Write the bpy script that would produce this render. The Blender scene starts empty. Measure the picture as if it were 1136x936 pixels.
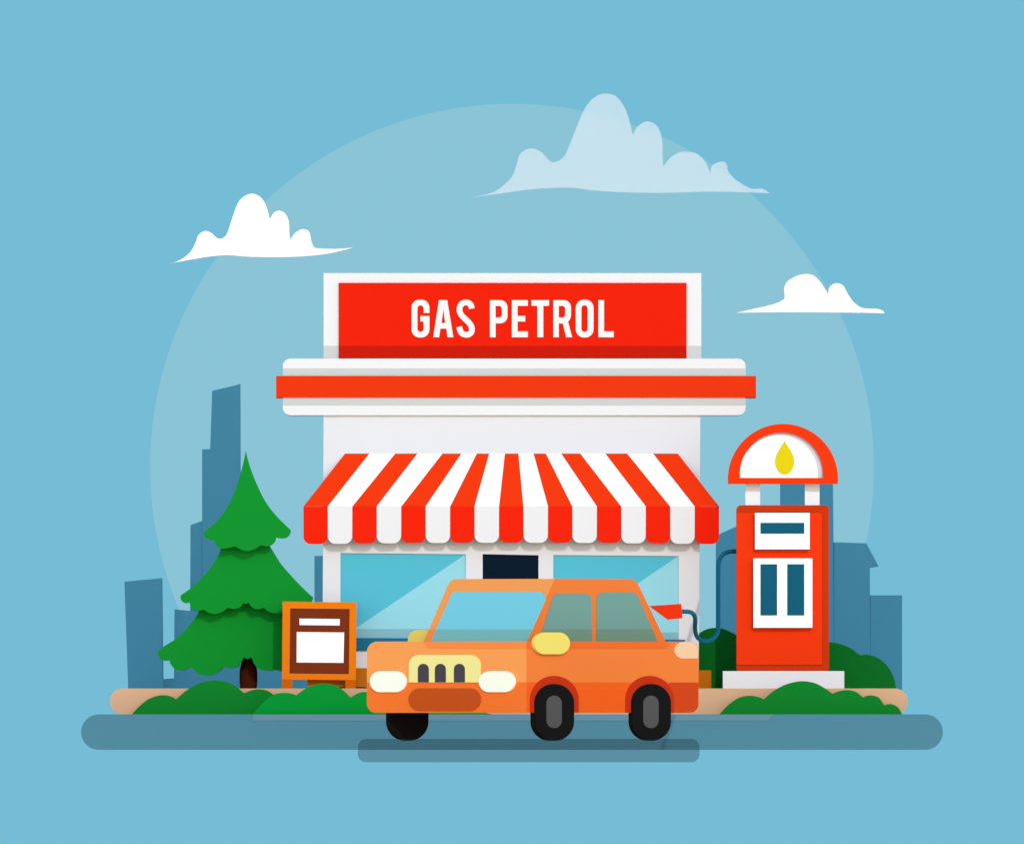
import bpy, math, random
from mathutils import Vector
from mathutils.geometry import tessellate_polygon

# ---------------------------------------------------------------- scene, camera
sc = bpy.context.scene
COL = sc.collection
D = 600.0                 # camera stands far off with a very long lens, eye height 0
CX, HY = 568.0, 800.0     # picture centre column and horizon row of the reference, 100 rows to the metre at Y=0
EXPO = 0.93

def at(x, y, Y):
    s = (D + Y) / D / 100.0
    return Vector(((x - CX) * s, Y, (HY - y) * s))

# ---------------------------------------------------------------- materials
def lin(h):
    out = []
    for i in (0, 2, 4):
        c = int(h[i:i+2], 16) / 255
        out.append(c / 12.92 if c <= .04045 else ((c + .055) / 1.055) ** 2.4)
    return out
E0 = (1.18, 1.18, 1.18)   # light on a wall facing the street
K = {}                    # per paint correction for the way its surface faces
#KTABLE
K = {'cloud_white': (1.065, 1.0, 1.0), 'city_blue': (0.981, 0.896, 0.841), 'road_blue': (0.907, 0.857, 0.827), 'pavement_tan': (1.175, 1.052, 0.992), 'highlight_grey': (1.026, 0.913, 0.86), 'bush_dark': (1.356, 1.307, 1.282), 'bush_mid': (1.06, 0.987, 0.924), 'bush_light': (1.103, 0.971, 0.899), 'pine_green': (0.983, 0.931, 0.901), 'trunk_brown': (1.551, 1.613, 1.69), 'sign_white': (0.89, 0.852, 0.817), 'wall_white': (0.94, 0.9, 0.873), 'shade_grey': (0.902, 0.877, 0.826), 'glass_teal': (0.969, 0.939, 0.937), 'glass_glint': (0.992, 0.949, 0.914), 'glass_foot': (1.123, 1.038, 0.993), 'door_navy': (0.931, 0.904, 0.9), 'ledge_teal': (1.405, 1.285, 1.222), 'step_brown': (1.218, 1.296, 1.429), 'sign_red': (0.887, 0.852, 0.817), 'sign_red_shade': (0.903, 0.876, 0.921), 'letter_white': (0.957, 0.85, 0.804), 'awning_red': (0.88, 0.85, 0.882), 'canopy_red': (0.93, 0.883, 0.77), 'canopy_white': (1.214, 1.023, 1.0), 'valance_red': (0.953, 0.925, 0.853), 'valance_white': (0.936, 0.879, 0.839), 'board_orange': (1.055, 1.028, 1.05), 'board_brown': (1.011, 0.956, 1.01), 'paper_white': (1.1, 1.05, 1.0), 'leg_orange': (1.048, 1.074, 1.228), 'pump_red': (0.934, 0.914, 0.876), 'pump_dark_red': (0.906, 0.916, 0.992), 'pump_teal': (0.956, 0.87, 0.827), 'pump_white': (1.04, 1.139, 1.133), 'post_white': (0.95, 1.02, 1.03), 'crescent_shade': (1, 1, 1), 'drop_yellow': (0.877, 0.831, 0.768), 'hose_teal': (1.2122000000000002, 1.3244, 1.0857), 'nozzle_red': (0.889, 0.851, 0.898), 'car_front_orange': (1.142, 1.054, 0.941), 'car_front_low': (1.15, 1.065, 1.021), 'car_side_shaded': (0.995, 0.943, 0.908), 'car_side_low_shaded': (1.048, 0.98, 0.952), 'belt_front': (1.147, 1.05, 1.031), 'belt_side_shaded': (0.993, 0.945, 0.922), 'screen_blue': (1.216, 1.079, 0.947), 'screen_foot': (1.269, 1.144, 1.001), 'side_glass': (1.029, 1.003, 0.967), 'side_glass_foot': (1.07, 1.114, 1.077), 'grille_yellow': (1.114, 1.021, 0.972), 'slot_grey': (1.159, 1.062, 1.002), 'lamp_cream': (1.143, 1.051, 0.987), 'bumper_brown': (1.176, 1.082, 1.059), 'rear_red': (0.993, 0.946, 0.854), 'arch_red': (1.012, 0.958, 0.918), 'tail_peach': (0.958, 0.907, 0.874), 'mirror_yellow': (0.975, 0.914, 0.876), 'tyre_black': (1.109, 1.033, 1.008), 'rim_grey': (1.059, 0.979, 0.931)}
MATS = {}
def mat(key, hexc, rough=.95):
    if key in MATS: return MATS[key]
    m = bpy.data.materials.new(key); m.use_nodes = True
    nt = m.node_tree; b = nt.nodes['Principled BSDF']
    k = K.get(key, (1, 1, 1))
    base = [min(.93, max(.002, c / e * kk)) for c, e, kk in zip(lin(hexc), E0, k)]
    # very faint procedural mottling, so that paint is not mathematically uniform
    tc = nt.nodes.new('ShaderNodeTexCoord'); n = nt.nodes.new('ShaderNodeTexNoise')
    n.inputs['Scale'].default_value = 1.5
    mx = nt.nodes.new('ShaderNodeMix'); mx.data_type = 'RGBA'
    mx.inputs[6].default_value = tuple(c * .995 for c in base) + (1,)
    mx.inputs[7].default_value = tuple(c * 1.005 for c in base) + (1,)
    nt.links.new(tc.outputs['Object'], n.inputs['Vector'])
    nt.links.new(n.outputs['Fac'], mx.inputs[0]); nt.links.new(mx.outputs[2], b.inputs['Base Color'])
    b.inputs['Roughness'].default_value = rough
    b.inputs['Specular IOR Level'].default_value = 0.0
    MATS[key] = m
    return m
def glow(key, hexc):      # sky only
    m = bpy.data.materials.new(key); m.use_nodes = True
    nt = m.node_tree; nt.nodes.clear()
    o = nt.nodes.new('ShaderNodeOutputMaterial'); e = nt.nodes.new('ShaderNodeEmission')
    e.inputs[0].default_value = tuple(c / 2 ** EXPO for c in lin(hexc)) + (1,)
    nt.links.new(e.outputs[0], o.inputs[0]); return m
def sheer(key, rgb, alpha):
    m = bpy.data.materials.new(key); m.use_nodes = True
    nt = m.node_tree; nt.nodes.clear()
    o = nt.nodes.new('ShaderNodeOutputMaterial'); d = nt.nodes.new('ShaderNodeBsdfDiffuse')
    t = nt.nodes.new('ShaderNodeBsdfTransparent'); x = nt.nodes.new('ShaderNodeMixShader')
    d.inputs[0].default_value = tuple(rgb) + (1,); x.inputs[0].default_value = alpha
    nt.links.new(t.outputs[0], x.inputs[1]); nt.links.new(d.outputs[0], x.inputs[2])
    nt.links.new(x.outputs[0], o.inputs[0]); return m

# ---------------------------------------------------------------- outlines (reference coordinates, y down)
def arc(cx, cy, rx, ry, a0, a1, n=10):
    return [(cx + rx * math.cos(math.radians(a0 + (a1 - a0) * i / n)),
             cy - ry * math.sin(math.radians(a0 + (a1 - a0) * i / n))) for i in range(n + 1)]
def rrect(x0, y0, x1, y1, r, n=8):
    """r = one radius or (tl, tr, br, bl)"""
    if not isinstance(r, (tuple, list)): r = (r,) * 4
    tl, tr, br, bl = r; p = []
    p += arc(x1 - tr, y0 + tr, tr, tr, 0, 90, n) if tr else [(x1, y0)]
    p += arc(x0 + tl, y0 + tl, tl, tl, 90, 180, n) if tl else [(x0, y0)]
    p += arc(x0 + bl, y1 - bl, bl, bl, 180, 270, n) if bl else [(x0, y1)]
    p += arc(x1 - br, y1 - br, br, br, 270, 360, n) if br else [(x1, y1)]
    return p
def stadium(x0, y0, x1, y1, n=14):
    return rrect(x0, y0, x1, y1, min(x1 - x0, y1 - y0) / 2 - .01, n)
def smooth(pts, closed=False, n=6):
    """Catmull-Rom through pts; a point given with a third value is a sharp corner"""
    out = []; m = len(pts)
    P = [(p[0], p[1]) for p in pts]
    S = [len(p) > 2 for p in pts]
    rng = range(m if closed else m - 1)
    for i in rng:
        p1, p2 = P[i], P[(i + 1) % m]
        p0 = P[i - 1] if (i > 0 or closed) else p1
        p3 = P[(i + 2) % m] if (i + 2 < m or closed) else p2
        if S[i]: p0 = p1
        if S[(i + 1) % m]: p3 = p2
        for k in range(n):
            t = k / n; q = []
            for c in (0, 1):
                a, b, d, e = p0[c], p1[c], p2[c], p3[c]
                m1 = (d - a) / 2 if not S[i] else (d - b) * 1.0
                m2 = (e - b) / 2 if not S[(i + 1) % m] else (d - b) * 1.0
                t2, t3 = t * t, t ** 3
                q.append((2*t3 - 3*t2 + 1) * b + (t3 - 2*t2 + t) * m1 + (-2*t3 + 3*t2) * d + (t3 - t2) * m2)
            out.append(tuple(q))
    if not closed: out.append(P[-1])
    return out
def ribbon(path, w):
    L, R = [], []
    for i, p in enumerate(path):
        a = path[max(0, i - 1)]; b = path[min(len(path) - 1, i + 1)]
        dx, dy = b[0] - a[0], b[1] - a[1]; l = math.hypot(dx, dy) or 1
        nx, ny = -dy / l * w / 2, dx / l * w / 2
        L.append((p[0] + nx, p[1] + ny)); R.append((p[0] - nx, p[1] - ny))
    return L + R[::-1]

# ---------------------------------------------------------------- mesh building
class MB:
    def __init__(s): s.v = []; s.f = []; s.m = []; s.mats = []
    def mi(s, m):
        if m not in s.mats: s.mats.append(m)
        return s.mats.index(m)
    def solid(s, front, back, m, side=None):
        """front, back: lists of loops of 3-D points (first outer, rest holes)"""
        mi = s.mi(m); ms = s.mi(side or m)
        tris = tessellate_polygon([[Vector(p) for p in l] for l in front])
        base = len(s.v); n = sum(len(l) for l in front)
        for l in front: s.v += [tuple(p) for p in l]
        for l in back: s.v += [tuple(p) for p in l]
        for t in tris:
            s.f.append([base + i for i in t]); s.m.append(mi)
            s.f.append([base + n + i for i in reversed(t)]); s.m.append(mi)
        o = base
        for l in front:
            k = len(l)
            for i in range(k):
                j = (i + 1) % k
                s.f.append([o + i, o + j, o + j + n, o + i + n]); s.m.append(ms)
            o += k
        return s
    def prism(s, loops, Y0, Y1, m, side=None):
        """an outline that faces the street, at Y0, with its true thickness back to Y1"""
        if isinstance(loops[0][0], (int, float)): loops = [loops]
        loops = [dedupe(l) for l in loops]
        F = [[at(p[0], p[1], Y0) for p in l] for l in loops]
        B = [[Vector((p.x, Y1, p.z)) for p in l] for l in F]
        return s.solid(F, B, m, side)
    def build(s, name, parent=None):
        import bmesh
        me = bpy.data.meshes.new(name); me.from_pydata(s.v, [], s.f)
        for m in s.mats: me.materials.append(m)
        for p, i in zip(me.polygons, s.m): p.material_index = i
        bm = bmesh.new(); bm.from_mesh(me)
        bmesh.ops.recalc_face_normals(bm, faces=bm.faces); bm.to_mesh(me); bm.free()
        me.update()
        o = bpy.data.objects.new(name, me); COL.objects.link(o)
        if parent:
            o.parent = parent; o.matrix_parent_inverse = parent.matrix_world.inverted()
        return o
def dedupe(l):
    out = []
    for p in l:
        if not out or math.hypot(p[0] - out[-1][0], p[1] - out[-1][1]) > 1e-3: out.append(p)
    if math.hypot(out[0][0] - out[-1][0], out[0][1] - out[-1][1]) <= 1e-3: out.pop()
    return out
def P(name, loops, Y0, Y1, m, parent=None, side=None):
    return MB().prism(loops, Y0, Y1, m, side).build(name, parent)
def thing(name, label, cat, loc, group=None):
    o = bpy.data.objects.new(name, None); COL.objects.link(o)
    o.location = loc; o.empty_display_size = .3
    bpy.context.view_layer.update()
    return tag(o, label, cat, group)
def tag(o, label, cat, group=None):
    o['label'] = label; o['category'] = cat
    if group: o['group'] = group
    return o
def struct(o, kind='structure'):
    o['kind'] = kind; return o

# ---------------------------------------------------------------- sky
o = bpy.data.meshes.new('sky')
o.from_pydata([(-160, 62, -90), (160, 62, -90), (160, 62, 120), (-160, 62, 120)], [], [(0, 1, 2, 3)])
o.materials.append(glow('sky_blue', '75BCD6'))
o = bpy.data.objects.new('sky', o); COL.objects.link(o); struct(o)
half = [p for p in arc(568, 518, 401.5, 402.5, 0, 360, 180)[:-1] if p[1] < 786]
i0 = max(range(len(half)), key=lambda i: math.hypot(half[i][0] - half[i-1][0], half[i][1] - half[i-1][1]))
half = half[i0:] + half[:i0]
struct(P('sky_disc', half, 60, 60.3, glow('sky_pale', '8AC4D6')))

CLW = mat('cloud_white', 'FFFFFF')
left_cloud = smooth([(187, 292.5, 1), (196, 290.3), (206, 284.5), (213, 277), (217, 269), (220.5, 260.5), (227.5, 256.3), (234.5, 258.5), (240, 263.5),
    (245, 265), (250.5, 261.5), (254.5, 252), (259, 238), (264.5, 224.5), (271.5, 217.5), (280, 215), (288.5, 218.5), (295, 228), (299.5, 243.5, 1),
    (303.5, 236.5), (310, 233.8), (317, 238), (320.5, 247), (321, 260), (322.3, 265.6, 1), (327, 259), (333, 255), (338, 254.5), (343, 257.5), (345.5, 268), (348.5, 275, 1),
    (360, 276), (378, 276), (392, 274.5, 1), (378, 278.5), (360, 282), (335, 284.5), (305, 285.3), (275, 284.8), (256, 283.3), (238, 284), (215, 287.5)], closed=True)
tag(P('cloud', left_cloud, 40, 40.5, CLW), 'small white cloud with one tall hump floating above the pine tree', 'cloud')
right_cloud = smooth([(817, 347, 1), (832, 343.5), (850, 339.5), (862, 336), (869.5, 332), (870.5, 328.5), (870, 320), (872.5, 313.5), (879, 308.5), (887, 305), (895, 304), (903, 306),
    (910, 313), (915.5, 321), (918.5, 326.5, 1), (920, 319), (925, 314.8), (930, 314.3), (935.5, 317), (940, 325), (946, 334), (954, 340.5), (962, 342.3), (972, 342.5), (979, 344.5), (981.5, 347.6, 1),
    (960, 347), (900, 346.5), (860, 346.5)], closed=True)
tag(P('cloud', right_cloud, 38, 38.5, CLW), 'smallest white cloud, low with two humps, floating above the fuel pump', 'cloud')
top_cloud = smooth([(524, 219, 1), (545, 214), (557, 207), (568, 196), (573, 183), (577.5, 170.5), (589, 164.8), (600, 168.5), (609, 178), (616, 179.8), (625, 174.5), (631, 163),
    (641, 138), (651, 117), (662, 106.5), (673.5, 104), (685, 108.5), (695, 124), (702, 149.5, 1), (708, 140), (718, 134.7), (729, 140), (734.5, 155), (735, 175), (736, 185, 1),
    (743, 176), (752, 169.5), (762, 168.5), (773, 170.5), (782, 179), (788, 192, 1), (789.5, 184.5), (795, 180.5), (803, 179.5), (806.5, 183), (808, 190), (817, 200), (833, 209), (846, 209.5), (854, 214.5, 1),
    (830, 213.5), (785, 212.7), (735, 214), (690, 213.3), (655, 211), (640, 208.7), (620, 208.3), (590, 210), (560, 214)], closed=True)
tag(P('cloud', top_cloud, 44, 44.5, sheer('cloud_sheer', (.70, .74, .74), .345)), 'large pale see-through cloud high above the shop sign', 'cloud')

# ---------------------------------------------------------------- far city
CB = mat('city_blue', '41819D')
GB = 772.5
def tower(name, pts, Y0, Y1, label):
    tag(P(name, pts, Y0, Y1, CB), label, 'building', 'plain blue buildings on the skyline')
tower('office_block', [(138, 645), (179.5, 641), (181, GB), (142.5, GB)], 28.2, 29.1, 'plain blue building with slanted roof, farthest left on the skyline')
tower('tower_block', [(235.3, 433.5), (266.3, 426), (267.2, GB), (224.2, GB), (224.2, 498.3), (233.2, 498)], 29, 29.9, 'tallest blue tower rising behind the pine tree')
tower('office_block', [(211.3, 582.3), (224.4, 577.5), (224.4, GB), (210.6, GB)], 29.01, 29.9, 'narrow blue block with sloping roof against the tall tower behind pine')
tower('low_building', [(193.6, 675.5), (330, 690), (330, 735), (420, 735), (420, GB), (181.2, GB), (180.9, 753), (193, 752)], 28.4, 28.95, 'low wide blue building behind the trunk of the pine')
tower('office_block', [(348.8, 616.5), (362, 616), (362, GB), (348.8, GB)], 29, 31, 'thin blue block between the pine tree and the shop wall')
tower('office_block', [(794.5, 594), (842, 572), (866.1, 572), (866.1, GB), (794.5, GB)], 29, 29.9, 'blue building with sloping roof behind the pump hose')
tower('tower_block', [(866, 514), (905, 508), (923.9, 522), (924.7, 600), (925.2, GB), (866, GB)], 29, 29.9, 'blue tower seen between the posts of the fuel pump')
tower('office_block', [(925.3, 601.3), (961, 602.3), (974.7, 628), (965, 629.5), (965.8, GB), (925.1, GB)], 29.01, 30, 'blue building with an overhanging roof edge right of the fuel pump')
tower('low_building', [(965.6, 660), (1000.8, 660), (1000.8, GB), (965.6, GB)], 29.02, 30, 'lowest blue building, farthest right on the skyline')
struct(P('ground', rrect(134, 771, 990, 790, 6), 26, 40, CB))

# ---------------------------------------------------------------- sidewalk, road and the car's painted shadow
struct(P('road', stadium(90, 792, 1046, 831.3), -.9, 3.6, mat('road_blue', '538A9D')))
struct(P('sidewalk', rrect(122, 763.3, 1007, 792, 14), -.2, 3.4, mat('pavement_tan', 'D1A986')))
struct(P('road_highlight', [(280, 792.2), (858, 792.2), (852, 799), (280, 799)], -.906, -.895, mat('highlight_grey', '628C9E')))  # highlight along the road's top edge, painted as a lighter strip
struct(P('car_shadow', rrect(397, 819.3, 776, 845, (9, 9, 9, 9)), -9.1, -4.7, sheer('painted_shadow', (.012, .022, .03), .27)))  # the car's shadow, put in as a dark see-through slab

# ---------------------------------------------------------------- bushes
BD = mat('bush_dark', '0D5F20'); BM = mat('bush_mid', '147D2B'); BL = mat('bush_light', '0B8E34')
def bush(pts, Y0, Y1, m, label, base):
    pts = smooth(pts) + []
    tag(P('bush', pts + [(pts[-1][0], base), (pts[0][0], base)] if pts[-1][1] < base - .5 else pts, Y0, Y1, m), label, 'bush', None)
bush([(146, 792, 1), (154, 783.5), (164, 775.5), (173, 771.8), (181, 770.7), (189, 772), (195.5, 775.3, 1), (206, 766), (220, 758), (232, 755), (241, 754.5), (251, 756), (261, 760.5), (269, 767),
      (271.5, 768.3, 1), (279, 765.2), (288, 764), (297, 766), (305, 772), (316, 783), (322, 792, 1)], -.5, -.24, BM, 'mid green bush with a high middle lobe in front of the pine tree', 792)
bush([(280, 792, 1), (287, 784), (296, 775), (304, 769.8), (313, 768), (323, 768.8), (328.5, 770.8, 1), (338, 764), (348, 759.7), (359, 758), (371, 759.7), (381, 765.5), (388.5, 773.3, 1),
      (396, 769), (404, 767), (418, 768), (432, 773, 1), (450, 770), (470, 773), (500, 781), (525, 787), (546, 792, 1)], -.82, -.52, BL, 'bright green bush beside the front of the orange car, below the menu board', 792)
bush([(798, 792, 1), (807, 782.5), (818, 774.5), (826, 771.8), (833, 771.3), (841, 772.6), (847.5, 775.2, 1), (857, 767), (869, 760), (880, 756.5), (891, 755.2), (904, 757.3), (915, 763), (923.5, 769, 1),
      (932, 766), (941, 765), (950, 767.3), (957.5, 773.2, 1), (962, 771.4), (967, 771), (975, 773.5), (981, 782, 1), (985, 780.6), (989.5, 780.8), (996, 784), (1001, 792, 1)], -.6, -.24, BM, 'long mid green bush in front of the white base of the fuel pump', 792)
bush([(774, 703, 1), (782, 698.5), (790, 696.3), (800, 696.5), (810, 700.5), (817, 704.5), (830, 716), (845, 740), (850, 764.5, 1), (774, 764.5, 1)], 1.35, 2.1, BD, 'dark green round bush between the shop wall and the fuel pump', 764.5)
bush([(885, 764.5, 1), (890, 730), (905, 716), (919, 712.3), (932, 714), (944, 719), (954, 726.5, 1), (963, 726), (974, 729.5), (984, 738), (991, 750), (994.5, 764.5, 1)], 1.35, 2.1, BD, 'dark green two lobed bush behind the right side of the fuel pump', 764.5)

# ---------------------------------------------------------------- pine tree
TG = mat('pine_green', '15912F')
tree = thing('pine_tree', 'green pine tree with three scalloped tiers beside the menu board', 'tree', at(275, 763.3, 1.5))
t3 = [(262, 640, 1), (245, 640, 1), (226, 670, 1), (221, 677.5), (217.1, 684.2), (206.5, 697.7), (195, 708.3), (181.5, 716.9), (174.8, 722.7, 1), (175.8, 727.5), (178.7, 731.3), (183.5, 732.7), (187.7, 731.9, 1), (189.2, 736.2), (193.1, 741), (198.8, 743.3), (204.6, 742.9), (211.3, 739, 1), (216.2, 743.8),
      (221.9, 747.7), (230.6, 749), (237.3, 747.7), (244, 743.5), (247.9, 739, 1), (252.7, 740.4), (258.5, 740.8), (264.2, 739, 1), (267.1, 734.6), (271, 728.8, 1), (272.5, 730), (274.8, 730.6), (279, 728.8, 1), (281.5, 735.2), (285.4, 740.4), (291.2, 742.9), (298.8, 743.8), (305.6, 742.9), (313.3, 744.4),
      (324, 746), (334, 742, 1), (341, 739), (347, 733), (352, 725), (354, 716, 1), (345, 700), (330, 680, 1), (305, 640, 1)]
t2 = [(262, 585, 1), (247, 602, 1), (245, 608.3), (242.1, 616), (233.5, 629.4), (221.9, 642.9), (211.3, 652.5), (201.7, 659.2), (200.2, 661.2), (200.8, 665), (202.7, 667.5), (206.5, 668.7), (210.2, 667.5, 1), (210.8, 670.8), (212.7, 674), (217.1, 676.9), (221, 677.1), (225.8, 676.2, 1), (231.5, 679.4),
      (238.3, 680.8), (246, 678.8), (252.7, 674, 1), (258.5, 675.2), (264.2, 674.2), (268.1, 671.7), (270, 668.6, 1), (272.5, 669.4), (276, 668.6, 1), (278.7, 672.7), (283.5, 675.2), (288.3, 675.2), (292.7, 674, 1), (298.8, 678.5), (305.6, 680), (313.3, 679.4), (321, 676, 1), (330, 677.5), (338, 675), (340, 669), (343, 669), (346.2, 666), (346.9, 662.1),
      (344, 659.6), (333.5, 649.6), (320, 635.2), (310.4, 623.7), (302.7, 611.2), (298.8, 605), (292, 590, 1)]
t1 = [(272.5, 500.2, 1), (270.4, 511), (266.8, 525.2), (259.8, 546.3), (251, 564), (240.4, 578), (230.7, 586.5), (225.5, 590.2, 1), (226, 593.9), (229, 597), (233.4, 598.6), (237.4, 597.7, 1), (237.8, 601.3), (240.4, 605.3), (244.8, 608), (249.2, 608.3), (256.3, 607), (260.7, 605.7, 1), (268.6, 610), (275.6, 611), (282.7, 608.8),
      (289.7, 604.6, 1), (294, 605.5), (298.5, 605.3), (302.9, 602.7), (305.2, 599.5), (305.9, 596, 1), (313.5, 596.9), (318.8, 595.3), (321.8, 591.2), (322.3, 587.4, 1), (317.9, 583.3), (305.6, 571), (293.2, 554.3), (282.7, 532.3), (275.6, 512.9)]
crown = MB()
crown.prism(smooth(t3, True, 4), 1.24, 2.3, TG).prism(smooth(t2, True, 4), 1.02, 1.9, TG).prism(smooth(t1, True, 4), .8, 1.5, TG)
crown.build('crown', tree)
tk = MB(); prof = [(728, 4.0), (731, 6.0), (734.5, 7.6), (740, 9.2), (747, 10), (757, 9.9), (763.3, 9.2)]
c0 = at(275.6, 763, 1.62); rings = []
for y, r in prof:
    z = at(0, y, 1.62).z
    rings.append([(c0.x + r / 100 * math.cos(a * math.pi / 10), 1.62 + r / 100 * math.sin(a * math.pi / 10), z) for a in range(20)])
for r in rings: tk.v += r
tm = tk.mi(mat('trunk_brown', '3D160A'))
for i in range(len(rings) - 1):
    for j in range(20):
        tk.f.append([i*20 + j, i*20 + (j+1) % 20, (i+1)*20 + (j+1) % 20, (i+1)*20 + j]); tk.m.append(tm)
tk.f.append(list(range(20))); tk.m.append(tm); tk.f.append([len(tk.v) - 20 + i for i in range(20)]); tk.m.append(tm)
# the trunk shows in front of the lowest tier's notch
for i in range(len(tk.v)): tk.v[i] = (tk.v[i][0], tk.v[i][1] + .0, tk.v[i][2])
tk.build('trunk', tree)

# ---------------------------------------------------------------- shop
W7 = mat('sign_white', 'F7F7F7'); WALL = mat('wall_white', 'E9E9EB'); GREY = mat('shade_grey', 'D5D5D5')
shop = thing('shop', 'small white petrol shop with red sign and striped awning', 'shop', at(568, 763.3, 1.6))
wall = [(359, 455), (777, 455), (775, 763.6), (357.6, 763.6)]
winL = [(377.7, 613.2), (516.8, 614.6), (516.8, 708), (377.7, 708)]
winR = [(613.8, 615.4), (752.8, 616.6), (752.8, 711.5), (613.8, 711.5)]
door = [(535.4, 614.4), (597.4, 615.6), (597.4, 745), (535.4, 745)]
P('wall', [wall, winL, winR, door], 1.0, 1.15, WALL, shop)
P('rear_building', [(359, 455), (777, 455), (775, 763.6), (357.6, 763.6)], 1.152, 3.0, WALL, shop)
DT = mat('glass_teal', '58BED0'); LT = mat('glass_glint', '97D8E4'); ST = mat('glass_foot', '7FB3BE')  # the lighter triangle is a reflection painted on the glass
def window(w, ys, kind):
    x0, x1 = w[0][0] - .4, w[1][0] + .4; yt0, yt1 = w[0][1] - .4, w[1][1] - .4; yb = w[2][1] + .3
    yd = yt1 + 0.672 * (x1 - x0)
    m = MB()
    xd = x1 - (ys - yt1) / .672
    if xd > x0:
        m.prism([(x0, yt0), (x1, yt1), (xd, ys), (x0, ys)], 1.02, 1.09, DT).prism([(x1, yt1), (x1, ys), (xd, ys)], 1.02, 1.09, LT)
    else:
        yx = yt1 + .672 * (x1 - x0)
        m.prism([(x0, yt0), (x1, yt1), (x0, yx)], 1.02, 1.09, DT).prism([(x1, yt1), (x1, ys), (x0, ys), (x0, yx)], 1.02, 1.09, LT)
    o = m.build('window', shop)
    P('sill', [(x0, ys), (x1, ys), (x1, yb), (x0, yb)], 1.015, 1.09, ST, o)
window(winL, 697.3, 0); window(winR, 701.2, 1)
dd = P('door', [(535, 614), (598, 615), (598, 745.4), (535, 745.4)], 1.02, 1.09, mat('door_navy', '0F1E2E'), shop)
P('ledge', [(376, 707.2), (760, 709.3), (760, 721.3), (376, 721.3)], .97, 1.0, mat('ledge_teal', '1A617B'), shop)
P('step', [(341, 740.3), (789, 743.3), (789, 764.3), (341, 761.4)], .84, .998, mat('step_brown', 'AB5D10'), shop)
# parapet and sign
m = MB().prism([(359, 303), (778, 303), (778, 400), (359, 400)], 1.0, 1.5, W7)
m.prism([(359, 383.6), (778, 383.6), (778, 400), (359, 400)], .996, .9999, GREY); m.build('parapet', shop)  # grey strip is shade above the cornice, put in as colour
m = MB().prism([(375.8, 313.8), (761.6, 313.8), (761.6, 383.6), (375.8, 383.6)],   .975, .9955, mat('sign_red', 'F6260F'))
m.prism([(375.8, 383.6), (761.6, 383.6), (761.6, 400), (375.8, 400)],   .975, .9955, mat('sign_red_shade', 'CC1F0F'))  # darker red foot of the sign is painted shade
sign = m.build('sign_board', shop)
L = MB(); LW = mat('letter_white', 'F9F9F8')
def letter(*loops): L.prism([list(l) for l in loops], .96, .9745, LW)
T, B = 332.9, 374.1
g = [(476.4, 347.2)] + arc(467.4, 341.4, 9, 9, 0, 90, 8) + arc(465.5, 341.4, 9, 9, 90, 180, 8) + arc(465.5, 365.4, 9, 9, 180, 270, 8) + arc(467.4, 365.4, 9, 9, 270, 360, 8) + \
    [(476.4, 350.4), (466.4, 350.4), (466.4, 356.7), (469.9, 356.7), (469.9, 364.4)] + arc(466.5, 364.9, 3.4, 3.2, 0, -180, 8) + arc(466.5, 342, 3.4, 3.2, 180, 0, 8) + [(469.9, 347.2)]
letter(g)
letter([(487, T), (496.1, T), (502.9, B), (496.5, B), (495.2, 364.6), (488.6, 364.6), (487.1, B), (480.6, B)], [(491.8, 343.5), (493.9, 358.3), (489.8, 358.3)])
letter(ribbon(smooth([(523.3, 342.4), (522.3, 338.4), (519.6, 336), (516.4, 335.6), (512.6, 336.9), (510.3, 340.2), (509.8, 344), (511, 348.2), (514.3, 352.2), (518.8, 356.4), (522.2, 360.8), (523.5, 365.2),
    (522.6, 368.9), (519.8, 371), (516.5, 371.3), (512.8, 370), (510.6, 366.8), (509.4, 362.5)], False, 4), 6.4))
letter([(543.5, T), (555, T)] + arc(555, 340.9, 8, 8, 90, 0, 6) + arc(555, 350.7, 8, 8, 0, -90, 6) + [(549.8, 358.7), (549.8, B), (543.5, B)], [(549.8, 339.4)] + arc(553.7, 342.4, 3, 3, 90, 0, 4) + arc(553.7, 349.2, 3, 3, 0, -90, 4) + [(549.8, 352.2)])
letter([(567.8, T), (585.6, T), (585.6, 339.3), (574.2, 339.3), (574.2, 350.4), (582.7, 350.4), (582.7, 356.7), (574.2, 356.7), (574.2, 367.6), (585.6, 367.6), (585.6, B), (567.8, B)])
letter([(589.5, T), (609.1, T), (609.1, 339.3), (602.7, 339.3), (602.7, B), (596.1, B), (596.1, 339.3), (589.5, 339.3)])
letter([(613.8, T), (625.4, T)] + arc(625.4, 340.9, 8, 8, 90, 0, 6) + [(633.4, 350.5), (632.4, 354), (630.2, 356.9), (634.7, B), (628.1, B), (624.4, 358.8), (619.9, 358.8), (619.9, B), (613.8, B)],
       [(619.9, 339.4)] + arc(624, 342.4, 3, 3, 90, 0, 4) + arc(624, 349.2, 3, 3, 0, -90, 4) + [(619.9, 352.2)])
letter(rrect(638.7, 332.4, 658.5, 374.4, 9.2), rrect(645, 338.7, 651.9, 368.1, 3.4))
letter([(663.8, T), (670.1, T), (670.1, 367.6), (680.9, 367.6), (680.9, B), (663.8, B)])
L.build('lettering', sign)
# cornice
m = MB().prism(rrect(313.8, 397.8, 827.2, 460.5, 8.5), .95, 2.9, W7)
m.prism([(313.8, 408.6), (827.2, 408.6), (827.2, 449.6), (313.8, 449.6)], .946, .9499, GREY)  # grey bars are painted shadows above and below the red band
cor = m.build('cornice', shop)
P('red_band', [(306.2, 416.9), (838.8, 416.9), (838.8, 440.7), (306.2, 440.7)], .92, 2.94, mat('awning_red', 'F63B13'), cor)
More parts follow.
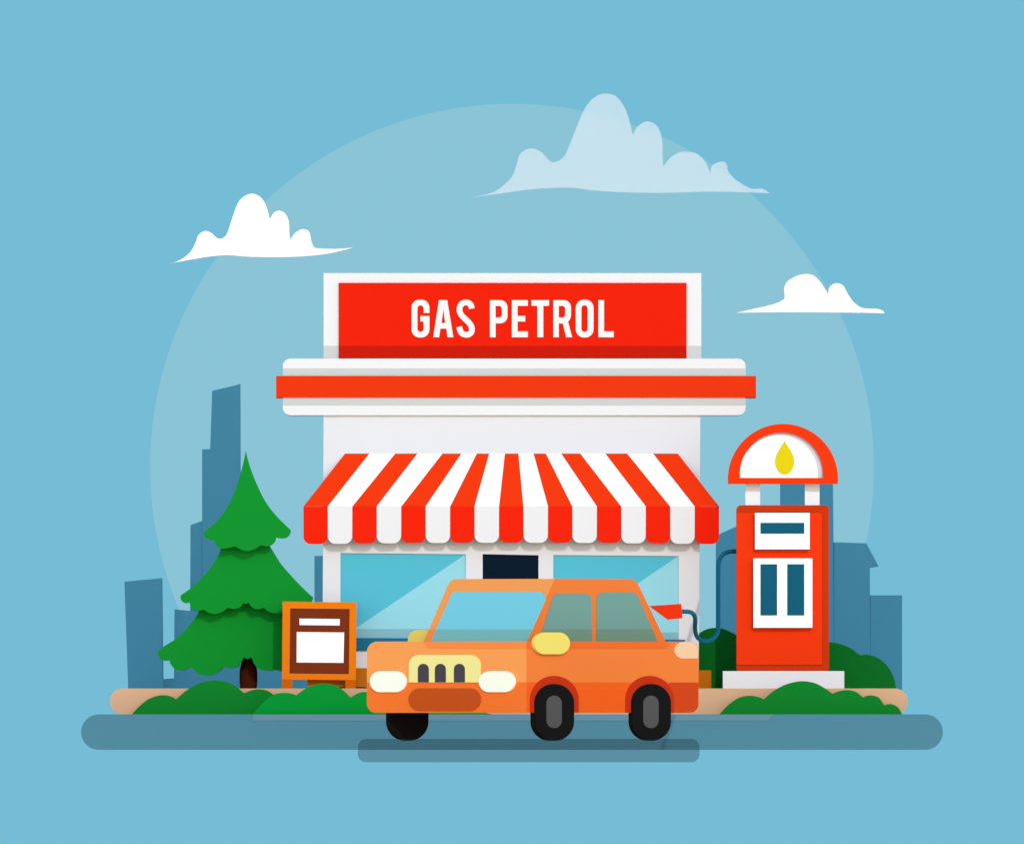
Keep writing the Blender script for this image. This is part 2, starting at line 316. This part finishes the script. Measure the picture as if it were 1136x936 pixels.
# awning
tops = [382.8, 409.9, 438.3, 463.2, 490.7, 512, 528.9, 542.8, 560, 575.2, 591.8, 605.7, 622.5, 643.9, 671.4, 695.9, 724.4, 751.8]
bots = [336.5 + 27.135 * i for i in range(18)]
AR = mat('canopy_red', 'F63B13'); AW = mat('canopy_white', 'FFFFFF'); VR = mat('valance_red', 'F6260F'); VW = mat('valance_white', 'F1F1F1')
AY = .79
aw = MB(); vl = MB()
for i in range(17):
    a, b, c, d = tops[i], tops[i+1], bots[i+1], bots[i]
    m_ = AR if i % 2 == 0 else AW
    F = [at(a, 503, .998), at(b, 503, .998), at(c, 561.6, AY), at(d, 561.6, AY)]
    Bk = [F[0] + Vector((0, 0, -.03)), F[1] + Vector((0, 0, -.03)), F[2] + Vector((0, .03, 0)), F[3] + Vector((0, .03, 0))]
    aw.solid([F], [Bk], m_)
    yb = 603.4 - 1.6 * math.sin(math.pi * (i + .5) / 17)
    vl.prism([(d, 561.7), (c, 561.7)] + arc(c - 8.2, yb - 8.2, 8.1, 8.2, 0, -90, 8) + arc(d + 8.2, yb - 8.2, 8.1, 8.2, -90, -180, 8), AY, AY + .03, VR if i % 2 == 0 else VW)
awo = aw.build('awning', shop); vl.build('valance', awo)

# ---------------------------------------------------------------- menu board
mb = thing('menu_board', 'orange framed wooden notice board on short legs left of the car', 'sign board', at(354, 764, .76))
OR = mat('board_orange', 'EA7A12')
outer = [(313.6, 667), (395.4, 668), (394.9, 754.3), (312.9, 753.2)]
inner = [(322, 674.7), (387.8, 675.3), (387, 747.4), (321.1, 746.8)]
P('frame', [outer, inner], .70, .80, OR, mb)
pn = P('panel', [(321.5, 674.2), (388.3, 674.8), (387.5, 747.9), (320.6, 747.3)], .715, .76, mat('board_brown', '7D3417'), mb)
m = MB().prism([(332.2, 685.8), (377, 686.4), (376.8, 693.5), (332.3, 693)], .707, .7148, mat('paper_white', 'FFFFFF')); m.build('title_strip', pn)
m = MB().prism([(329.2, 700.7), (381.8, 701.2), (381.1, 734.9), (329, 734.5)], .707, .7148, mat('paper_white', 'FFFFFF')); m.build('notice_sheet', pn)
LG = mat('leg_orange', 'C95F0A')
P('leg', [(312.9, 753.2), (324.4, 753.4), (324.3, 763.6), (312.8, 763.5)], .71, .80, LG, mb)
P('leg', [(383.2, 754.1), (394.9, 754.3), (394.6, 764.4), (383.1, 764.1)], .71, .80, LG, mb)

# ---------------------------------------------------------------- fuel pump
pump = thing('fuel_pump', 'tall red fuel pump with round top and yellow drop emblem', 'fuel pump', at(869, 766.5, .5))
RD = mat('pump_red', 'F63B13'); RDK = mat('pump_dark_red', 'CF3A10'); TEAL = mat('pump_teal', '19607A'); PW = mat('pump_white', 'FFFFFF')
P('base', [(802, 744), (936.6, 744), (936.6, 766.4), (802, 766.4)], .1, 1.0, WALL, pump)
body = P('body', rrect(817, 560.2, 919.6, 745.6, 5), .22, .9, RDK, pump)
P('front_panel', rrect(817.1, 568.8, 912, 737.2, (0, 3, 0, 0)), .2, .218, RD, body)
P1 = P('display', [(837.6, 568.8), (898.3, 568.8), (898.3, 609), (837.6, 609)], .09, .1995, PW, pump)
P('screen', [(843.7, 579.7), (892.2, 579.7), (892.2, 591.8), (843.7, 591.8)], .082, .0895, TEAL, P1)
P2 = P('meter_panel', [(835.8, 619), (901.2, 619), (901.2, 696), (835.8, 696)], .09, .1995, PW, pump)
for a, b in ((843.7, 862.1), (873.4, 892.2)):
    P('meter', [(a, 625.6), (b, 625.6), (b, 682.3), (a, 682.3)], .082, .0895, TEAL, P2)
for a, b in ((826.9, 843.3), (892.9, 909.2)):
    P('post', [(a, 530), (b, 530), (b, 561), (a, 561)], .35, .5, mat('post_white', 'F6F6F6'), pump)
rim = [(807.9, 536.5)] + [(x, y) for x, y in arc(868.7, 531.3, 61.1, 61.2, 180, 0, 48)] + [(929.5, 536.5)]
hole = [(820.9, 530)] + arc(866.9, 525.8, 46.1, 46.1, 180, 0, 40) + [(912.9, 530)]
hd = P('head', [rim, hole], .15, .65, RD, pump)
P('head_shade_disc', [(819, 532)] + arc(866.9, 525.8, 48, 48, 180, 0, 40) + [(914.8, 532)], .2, .5, mat('crescent_shade', 'D8D8D8'), hd)  # shows as a grey crescent, the rim's shadow put in as colour
P('face_disc', [(819.4, 531)] + arc(863.8, 526.2, 43.4, 43.3, 180, 0, 40) + [(907.2, 531)], .19, .1995, PW, hd)
drop = smooth([(870.4, 489, 1), (874.5, 495.5), (878.6, 502.5), (881.1, 510.5), (880, 518), (876, 524), (870.4, 525.9), (864.8, 524), (860.8, 518), (859.8, 510.5), (862.2, 502.5), (866.3, 495.5)], True, 4)
P('drop_emblem', drop, .18, .1895, mat('drop_yellow', 'F1DA1A'), hd)
# hose as a round tube
def tube(path, r, m, name, parent, seg=12):
    b = MB(); mi = b.mi(m); n = len(path); up0 = Vector((0, 1, 0))
    for i, p in enumerate(path):
        t = (path[min(n-1, i+1)] - path[max(0, i-1)]).normalized()
        s = t.cross(up0)
        s = s.normalized(); u = s.cross(t).normalized()
        b.v += [tuple(p + s * r * math.cos(a * 2 * math.pi / seg) + u * r * math.sin(a * 2 * math.pi / seg)) for a in range(seg)]
    for i in range(n - 1):
        for j in range(seg):
            b.f.append([i*seg + j, i*seg + (j+1) % seg, (i+1)*seg + (j+1) % seg, (i+1)*seg + j]); b.m.append(mi)
    b.f.append(list(range(seg))); b.m.append(mi); b.f.append([(n-1)*seg + i for i in range(seg)]); b.m.append(mi)
    return b.build(name, parent)
hp = smooth([(756, 678.2), (761, 678.2), (766.5, 679), (770.3, 682.5), (771.4, 688), (771.1, 695), (771.7, 702), (774.5, 707.5), (780, 710.6), (786, 710.6), (792, 707.5), (796, 701.5), (796.8, 695), (796.8, 670),
    (796.8, 645), (797, 628), (798.6, 620), (802.5, 614.5), (809, 611.8), (818, 611.3)], False, 5)
Ls = [0]
for i in range(1, len(hp)): Ls.append(Ls[-1] + math.hypot(hp[i][0] - hp[i-1][0], hp[i][1] - hp[i-1][1]))
NY = -6.53
path = []
for p, l in zip(hp, Ls):
    t = l / Ls[-1]; t = t * t * (3 - 2 * t)
    path.append(at(p[0], p[1], NY + (.5 - NY) * t))
hose = tube(path, .0238, mat('hose_teal', '195F7C'), 'hose', pump)
P('nozzle', [(719.6, 671.9), (756, 669.5), (757, 685.5), (740.6, 687.1)], NY - .05, NY + .05, mat('nozzle_red', 'F63B13'), hose)

# ---------------------------------------------------------------- car, standing cornerwise to the street
th = math.radians(48)
eL = Vector((math.cos(th), math.sin(th), 0)); eW = Vector((-math.sin(th), math.cos(th), 0)); UP = Vector((0, 0, 1))
CAM = Vector((0, -D, 0))
N0 = at(584, 800, -8.7); N0.z = 0                       # foot of the near front corner
def ray(x, y): return Vector(((x - CX) / 100, D, (HY - y) / 100)).normalized()
def hit(x, y, p, n):
    r = ray(x, y); return CAM + r * ((p - CAM).dot(n) / r.dot(n))
FRONT = (N0, -eL); SIDE = (N0, -eW)
CL, CW_ = .47, .42                                       # cabin set back from the nose, in from the side
CSIDE = (N0 + eW * CW_, -eW)
zc = lambda y: at(0, y, -7.1).z                          # heights taken at the middle of the car
zb, zt = zc(711.4), zc(642)
wsdir = (eL * .46 + UP * (zt - zb))                      # slope of the windscreen
WSP = N0 + eL * CL + UP * zb
wn = eW.cross(wsdir).normalized()
if wn.dot(eL) > 0: wn = -wn
SCREEN = (WSP, wn)
def plate(name, loops, plane, t1, t0, m, parent, dest=None):
    """outline lying on a plane of the car, standing t1 proud of it and reaching t0 below"""
    if isinstance(loops[0][0], (int, float)): loops = [loops]
    p, n = plane
    F = [[hit(q[0], q[1], p + n * t1, n) for q in dedupe(l)] for l in loops]
    Bk = [[q - n * (t1 - t0) for q in l] for l in F]
    b = dest or MB(); b.solid(F, Bk, m)
    return None if dest else b.build(name, parent)
car = thing('parked_car', 'orange car parked at the pump with pale yellow grille', 'car', (N0 + eL * 1.4 + eW * 1.2) + UP * zc(821))
FU = mat('car_front_orange', 'F79F58'); FL = mat('car_front_low', 'F4772F'); SU = mat('car_side_shaded', 'F3823C'); SL = mat('car_side_low_shaded', 'F0611F')  # side tones are the front paint darkened, shade put into the colour
def loft(levels, name, parent):
    """levels: (z, near, left, right points, front material, side material for the band below it)"""
    b = MB()
    for k, (pts, fm, sm) in enumerate(levels):
        near, left, right = pts; back = left + right - near
        b.v += [tuple(near), tuple(left), tuple(back), tuple(right)]
    for k in range(1, len(levels)):
        fm, sm = levels[k][1], levels[k][2]; o, q = 4 * (k - 1), 4 * k
        for (i, j), mm in zip(((0, 1), (1, 2), (2, 3), (3, 0)), (fm, sm, fm, sm)):
            b.f.append([o + i, o + j, q + j, q + i]); b.m.append(b.mi(mm))
    b.f.append([0, 1, 2, 3]); b.m.append(b.mi(levels[0][2] or levels[1][2]))
    q = 4 * (len(levels) - 1); b.f.append([q, q + 1, q + 2, q + 3]); b.m.append(b.mi(levels[-1][2]))
    return b.build(name, parent)
def inset(y, y0, y1, rt, rb):
    if y < y0 + rt: d = y0 + rt - y; return rt - math.sqrt(max(0, rt * rt - d * d))
    if y > y1 - rb: d = y - (y1 - rb); return rb - math.sqrt(max(0, rb * rb - d * d))
    return 0
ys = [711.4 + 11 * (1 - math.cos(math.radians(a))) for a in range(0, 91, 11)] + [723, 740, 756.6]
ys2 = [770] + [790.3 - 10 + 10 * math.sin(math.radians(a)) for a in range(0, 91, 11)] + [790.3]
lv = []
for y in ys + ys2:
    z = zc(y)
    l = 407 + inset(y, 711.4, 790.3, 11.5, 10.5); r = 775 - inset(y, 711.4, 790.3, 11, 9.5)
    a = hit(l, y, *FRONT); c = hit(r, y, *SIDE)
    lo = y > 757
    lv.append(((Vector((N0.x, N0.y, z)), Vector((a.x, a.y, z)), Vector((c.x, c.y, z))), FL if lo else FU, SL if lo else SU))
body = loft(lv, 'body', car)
# cabin
def interp(tab, y):
    for (a, xa), (b_, xb) in zip(tab, tab[1:]):
        if b_ <= y <= a: return xa + (xb - xa) * (a - y) / (a - b_)
    return tab[-1][1]
LT_ = [(711.4, 470), (650, 496.3), (647, 497.7), (644.8, 499.3), (643.2, 501.3), (642.3, 503.3), (642, 505.5)]
RT_ = [(711.4, 738.6), (650, 709), (647.5, 707.6), (645, 706), (643.3, 704), (642.3, 702), (642, 700)]
lv = []
for y in [711.4, 650, 647, 644.8, 643.2, 642.3, 642]:
    z = zc(y); t = (z - zb) / (zt - zb); u = CL + .46 * t
    near = N0 + eL * u + eW * CW_
    a = hit(interp(LT_, y), y, N0 + eL * u, -eL); c = hit(interp(RT_, y), y, *CSIDE)
    lv.append(((Vector((near.x, near.y, z)), Vector((a.x, a.y, z)), Vector((c.x, c.y, z))), FU, SU))
# the cabin goes 3 cm into the body so that nothing shows between them
n0, a0, c0_ = lv[0][0]
lv.insert(0, ((n0 - UP * .03, a0 - UP * .03, c0_ - UP * .03), FU, SU))
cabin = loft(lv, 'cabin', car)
# belt where the cabin meets the body
b = MB()
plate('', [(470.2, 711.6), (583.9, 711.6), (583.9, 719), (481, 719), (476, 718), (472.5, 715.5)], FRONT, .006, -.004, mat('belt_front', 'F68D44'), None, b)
plate('', [(584.1, 711.6), (738.6, 711.6), (742.5, 713), (742.5, 715), (740, 718), (736, 719), (584.1, 719)], SIDE, .006, -.004, mat('belt_side_shaded', 'F3702D'), None, b)  # side belt carries the same painted shade as the flank
plate('', [(470.6, 711.2), (475.7, 697.8), (482.6, 697.8), (477.6, 711.2)], SCREEN, .004, -.004, mat('belt_front', 'F68D44'), None, b)
b.build('belt_trim', body)
# glass
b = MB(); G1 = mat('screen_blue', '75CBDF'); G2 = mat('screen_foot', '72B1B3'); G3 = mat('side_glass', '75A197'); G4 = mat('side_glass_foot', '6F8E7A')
plate('', [(483.6, 697.8), (500.5, 659.5), (501.8, 657.5), (504, 656)] + arc(597.5, 663.5, 7.3, 7.5, 90, 0, 8)[0:] + [(604.3, 665.5), (589.8, 697.8)], SCREEN, .008, -.004, G1, None, b)
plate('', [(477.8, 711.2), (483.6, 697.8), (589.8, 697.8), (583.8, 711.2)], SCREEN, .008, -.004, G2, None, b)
b.build('windscreen', cabin)
def swin(pts, foot):
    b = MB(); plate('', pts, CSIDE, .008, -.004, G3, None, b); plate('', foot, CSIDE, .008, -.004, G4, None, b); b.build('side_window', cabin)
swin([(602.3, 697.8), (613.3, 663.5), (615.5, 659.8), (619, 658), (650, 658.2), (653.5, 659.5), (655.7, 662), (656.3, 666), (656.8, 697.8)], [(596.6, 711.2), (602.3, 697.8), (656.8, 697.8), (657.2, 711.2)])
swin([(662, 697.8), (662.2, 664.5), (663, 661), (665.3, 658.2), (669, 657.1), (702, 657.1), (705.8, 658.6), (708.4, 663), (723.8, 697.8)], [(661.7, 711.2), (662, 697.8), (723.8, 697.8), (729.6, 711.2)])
# nose
gr = plate('grille', rrect(453.4, 726.2, 532.6, 756.6, (11, 11, 0, 0)), FRONT, .012, -.004, mat('grille_yellow', 'F5ED96'), car)
for x0 in (463.5, 482.4, 503.5):
    plate('slot', rrect(x0, 736, x0 + 12, 756.4, (5.9, 5.9, 0, 0)), FRONT, .016, .0122, mat('slot_grey', '4A464E'), gr)
HL = mat('lamp_cream', 'FAFEEB')
for x0 in (410.2, 531):
    plate('headlight', stadium(x0, 744.1, x0 + 40, 767.4), FRONT, .022, -.004, HL, car)
plate('front_bumper', stadium(453.2, 763.2, 533, 788), FRONT, .012, -.004, mat('bumper_brown', 'C1511E'), car)
# flank
plate('rear_bumper', [(743, 756.8), (774.6, 756.8), (774.6, 781)] + arc(765.2, 781, 9.4, 9.3, 0, -90, 8) + [(743, 790.2)], SIDE, .005, -.004, mat('rear_red', 'D3481F'), car)
for x0 in (588.3, 694.1):
    plate('wheel_arch', [(x0, 790.2)] + arc(x0 + 26.9, 776, 26.9, 26.7, 180, 0, 20) + [(x0 + 53.8, 790.2)], SIDE, .008, -.004, mat('arch_red', 'C5351A'), car)
plate('tail_light', [(774.7, 730)] + [(774.6, 722)] + arc(763.8, 722.4, 10.9, 10.9, 0, 90, 7) + [(760, 711.4)] + arc(757.8, 721, 9.4, 9.2, 100, 270, 12), SIDE, .006, -.004, mat('tail_peach', 'F9CFA3'), car)
MY = mat('mirror_yellow', 'F6E370')
plate('mirror', stadium(592.6, 701.2, 632.3, 725.4), SIDE, .05, .01, MY, car)
plate('mirror', [(452.2, 712.5), (452.8, 707), (455.3, 702), (459.5, 699), (464.5, 698.2), (482, 698.2), (482, 712.5)], (N0 + eL * .62, -eL), .03, -.02, MY, car)
TY = mat('tyre_black', '191919'); RM = mat('rim_grey', '565555')
def wheel(x, plane, rim=True):
    w = plate('wheel', stadium(x - 20.6, 758.4, x + 22.1, 821.3, 16), plane, .03, -.03, TY, car)
    if rim: plate('rim', stadium(x - 8.4, 771.2, x + 8.4, 807.3, 12), plane, .036, .0302, RM, w)
wheel(614.9, SIDE); wheel(722.3, SIDE)
wheel(453.3, (N0 + eW * 2.17, -eW), False)
wheel(613.5, (N0 + eW * 1.42, -eW), False)

# ---------------------------------------------------------------- daylight
to_sun = Vector((.2, -1, .43)).normalized()
elev = math.asin(to_sun.z)
w = bpy.data.worlds.new('World'); sc.world = w; w.use_nodes = True
nt = w.node_tree; bg = nt.nodes['Background']
sk = nt.nodes.new('ShaderNodeTexSky'); sk.sky_type = 'NISHITA'; sk.sun_disc = False
sk.sun_elevation = elev; sk.sun_rotation = math.atan2(to_sun.x, to_sun.y)
sk.air_density = 1.0; sk.dust_density = 0.3; sk.ozone_density = 1.0
# below the horizon an added pale fill light evens out the shading; no land there
tc = nt.nodes.new('ShaderNodeTexCoord'); sp = nt.nodes.new('ShaderNodeSeparateXYZ'); mr = nt.nodes.new('ShaderNodeMapRange')
mr.inputs['From Min'].default_value = -.02; mr.inputs['From Max'].default_value = .02
mx = nt.nodes.new('ShaderNodeMix'); mx.data_type = 'RGBA'; mx.inputs[6].default_value = (2.6, 2.55, 2.45, 1)
nt.links.new(tc.outputs['Generated'], sp.inputs[0]); nt.links.new(sp.outputs['Z'], mr.inputs[0])
nt.links.new(mr.outputs[0], mx.inputs[0]); nt.links.new(sk.outputs[0], mx.inputs[7])
nt.links.new(mx.outputs[2], bg.inputs[0]); bg.inputs[1].default_value = .15
sl = bpy.data.lights.new('sun', 'SUN'); sl.energy = .62; sl.angle = math.radians(.7); sl.color = (1, .97, .93)
so = bpy.data.objects.new('sun', sl); COL.objects.link(so)
so.rotation_euler = to_sun.to_track_quat('Z', 'Y').to_euler(); so.location = (4, -20, 8)

cd = bpy.data.cameras.new('camera'); co = bpy.data.objects.new('camera', cd); COL.objects.link(co)
co.location = CAM; co.rotation_euler = (math.pi / 2, 0, 0)
cd.sensor_fit = 'HORIZONTAL'; cd.sensor_width = 36; cd.lens = 36 * D / 11.36
cd.shift_y = (HY - 468) / 1136; cd.clip_start = 1; cd.clip_end = 2000
sc.camera = co
sc.view_settings.view_transform = 'Standard'; sc.view_settings.look = 'None'
sc.view_settings.exposure = EXPO; sc.view_settings.gamma = 1; sc.view_settings.use_curve_mapping = False
sc.render.film_transparent = False
sc.cycles.transparent_max_bounces = 16
sc.cycles.use_denoising = True
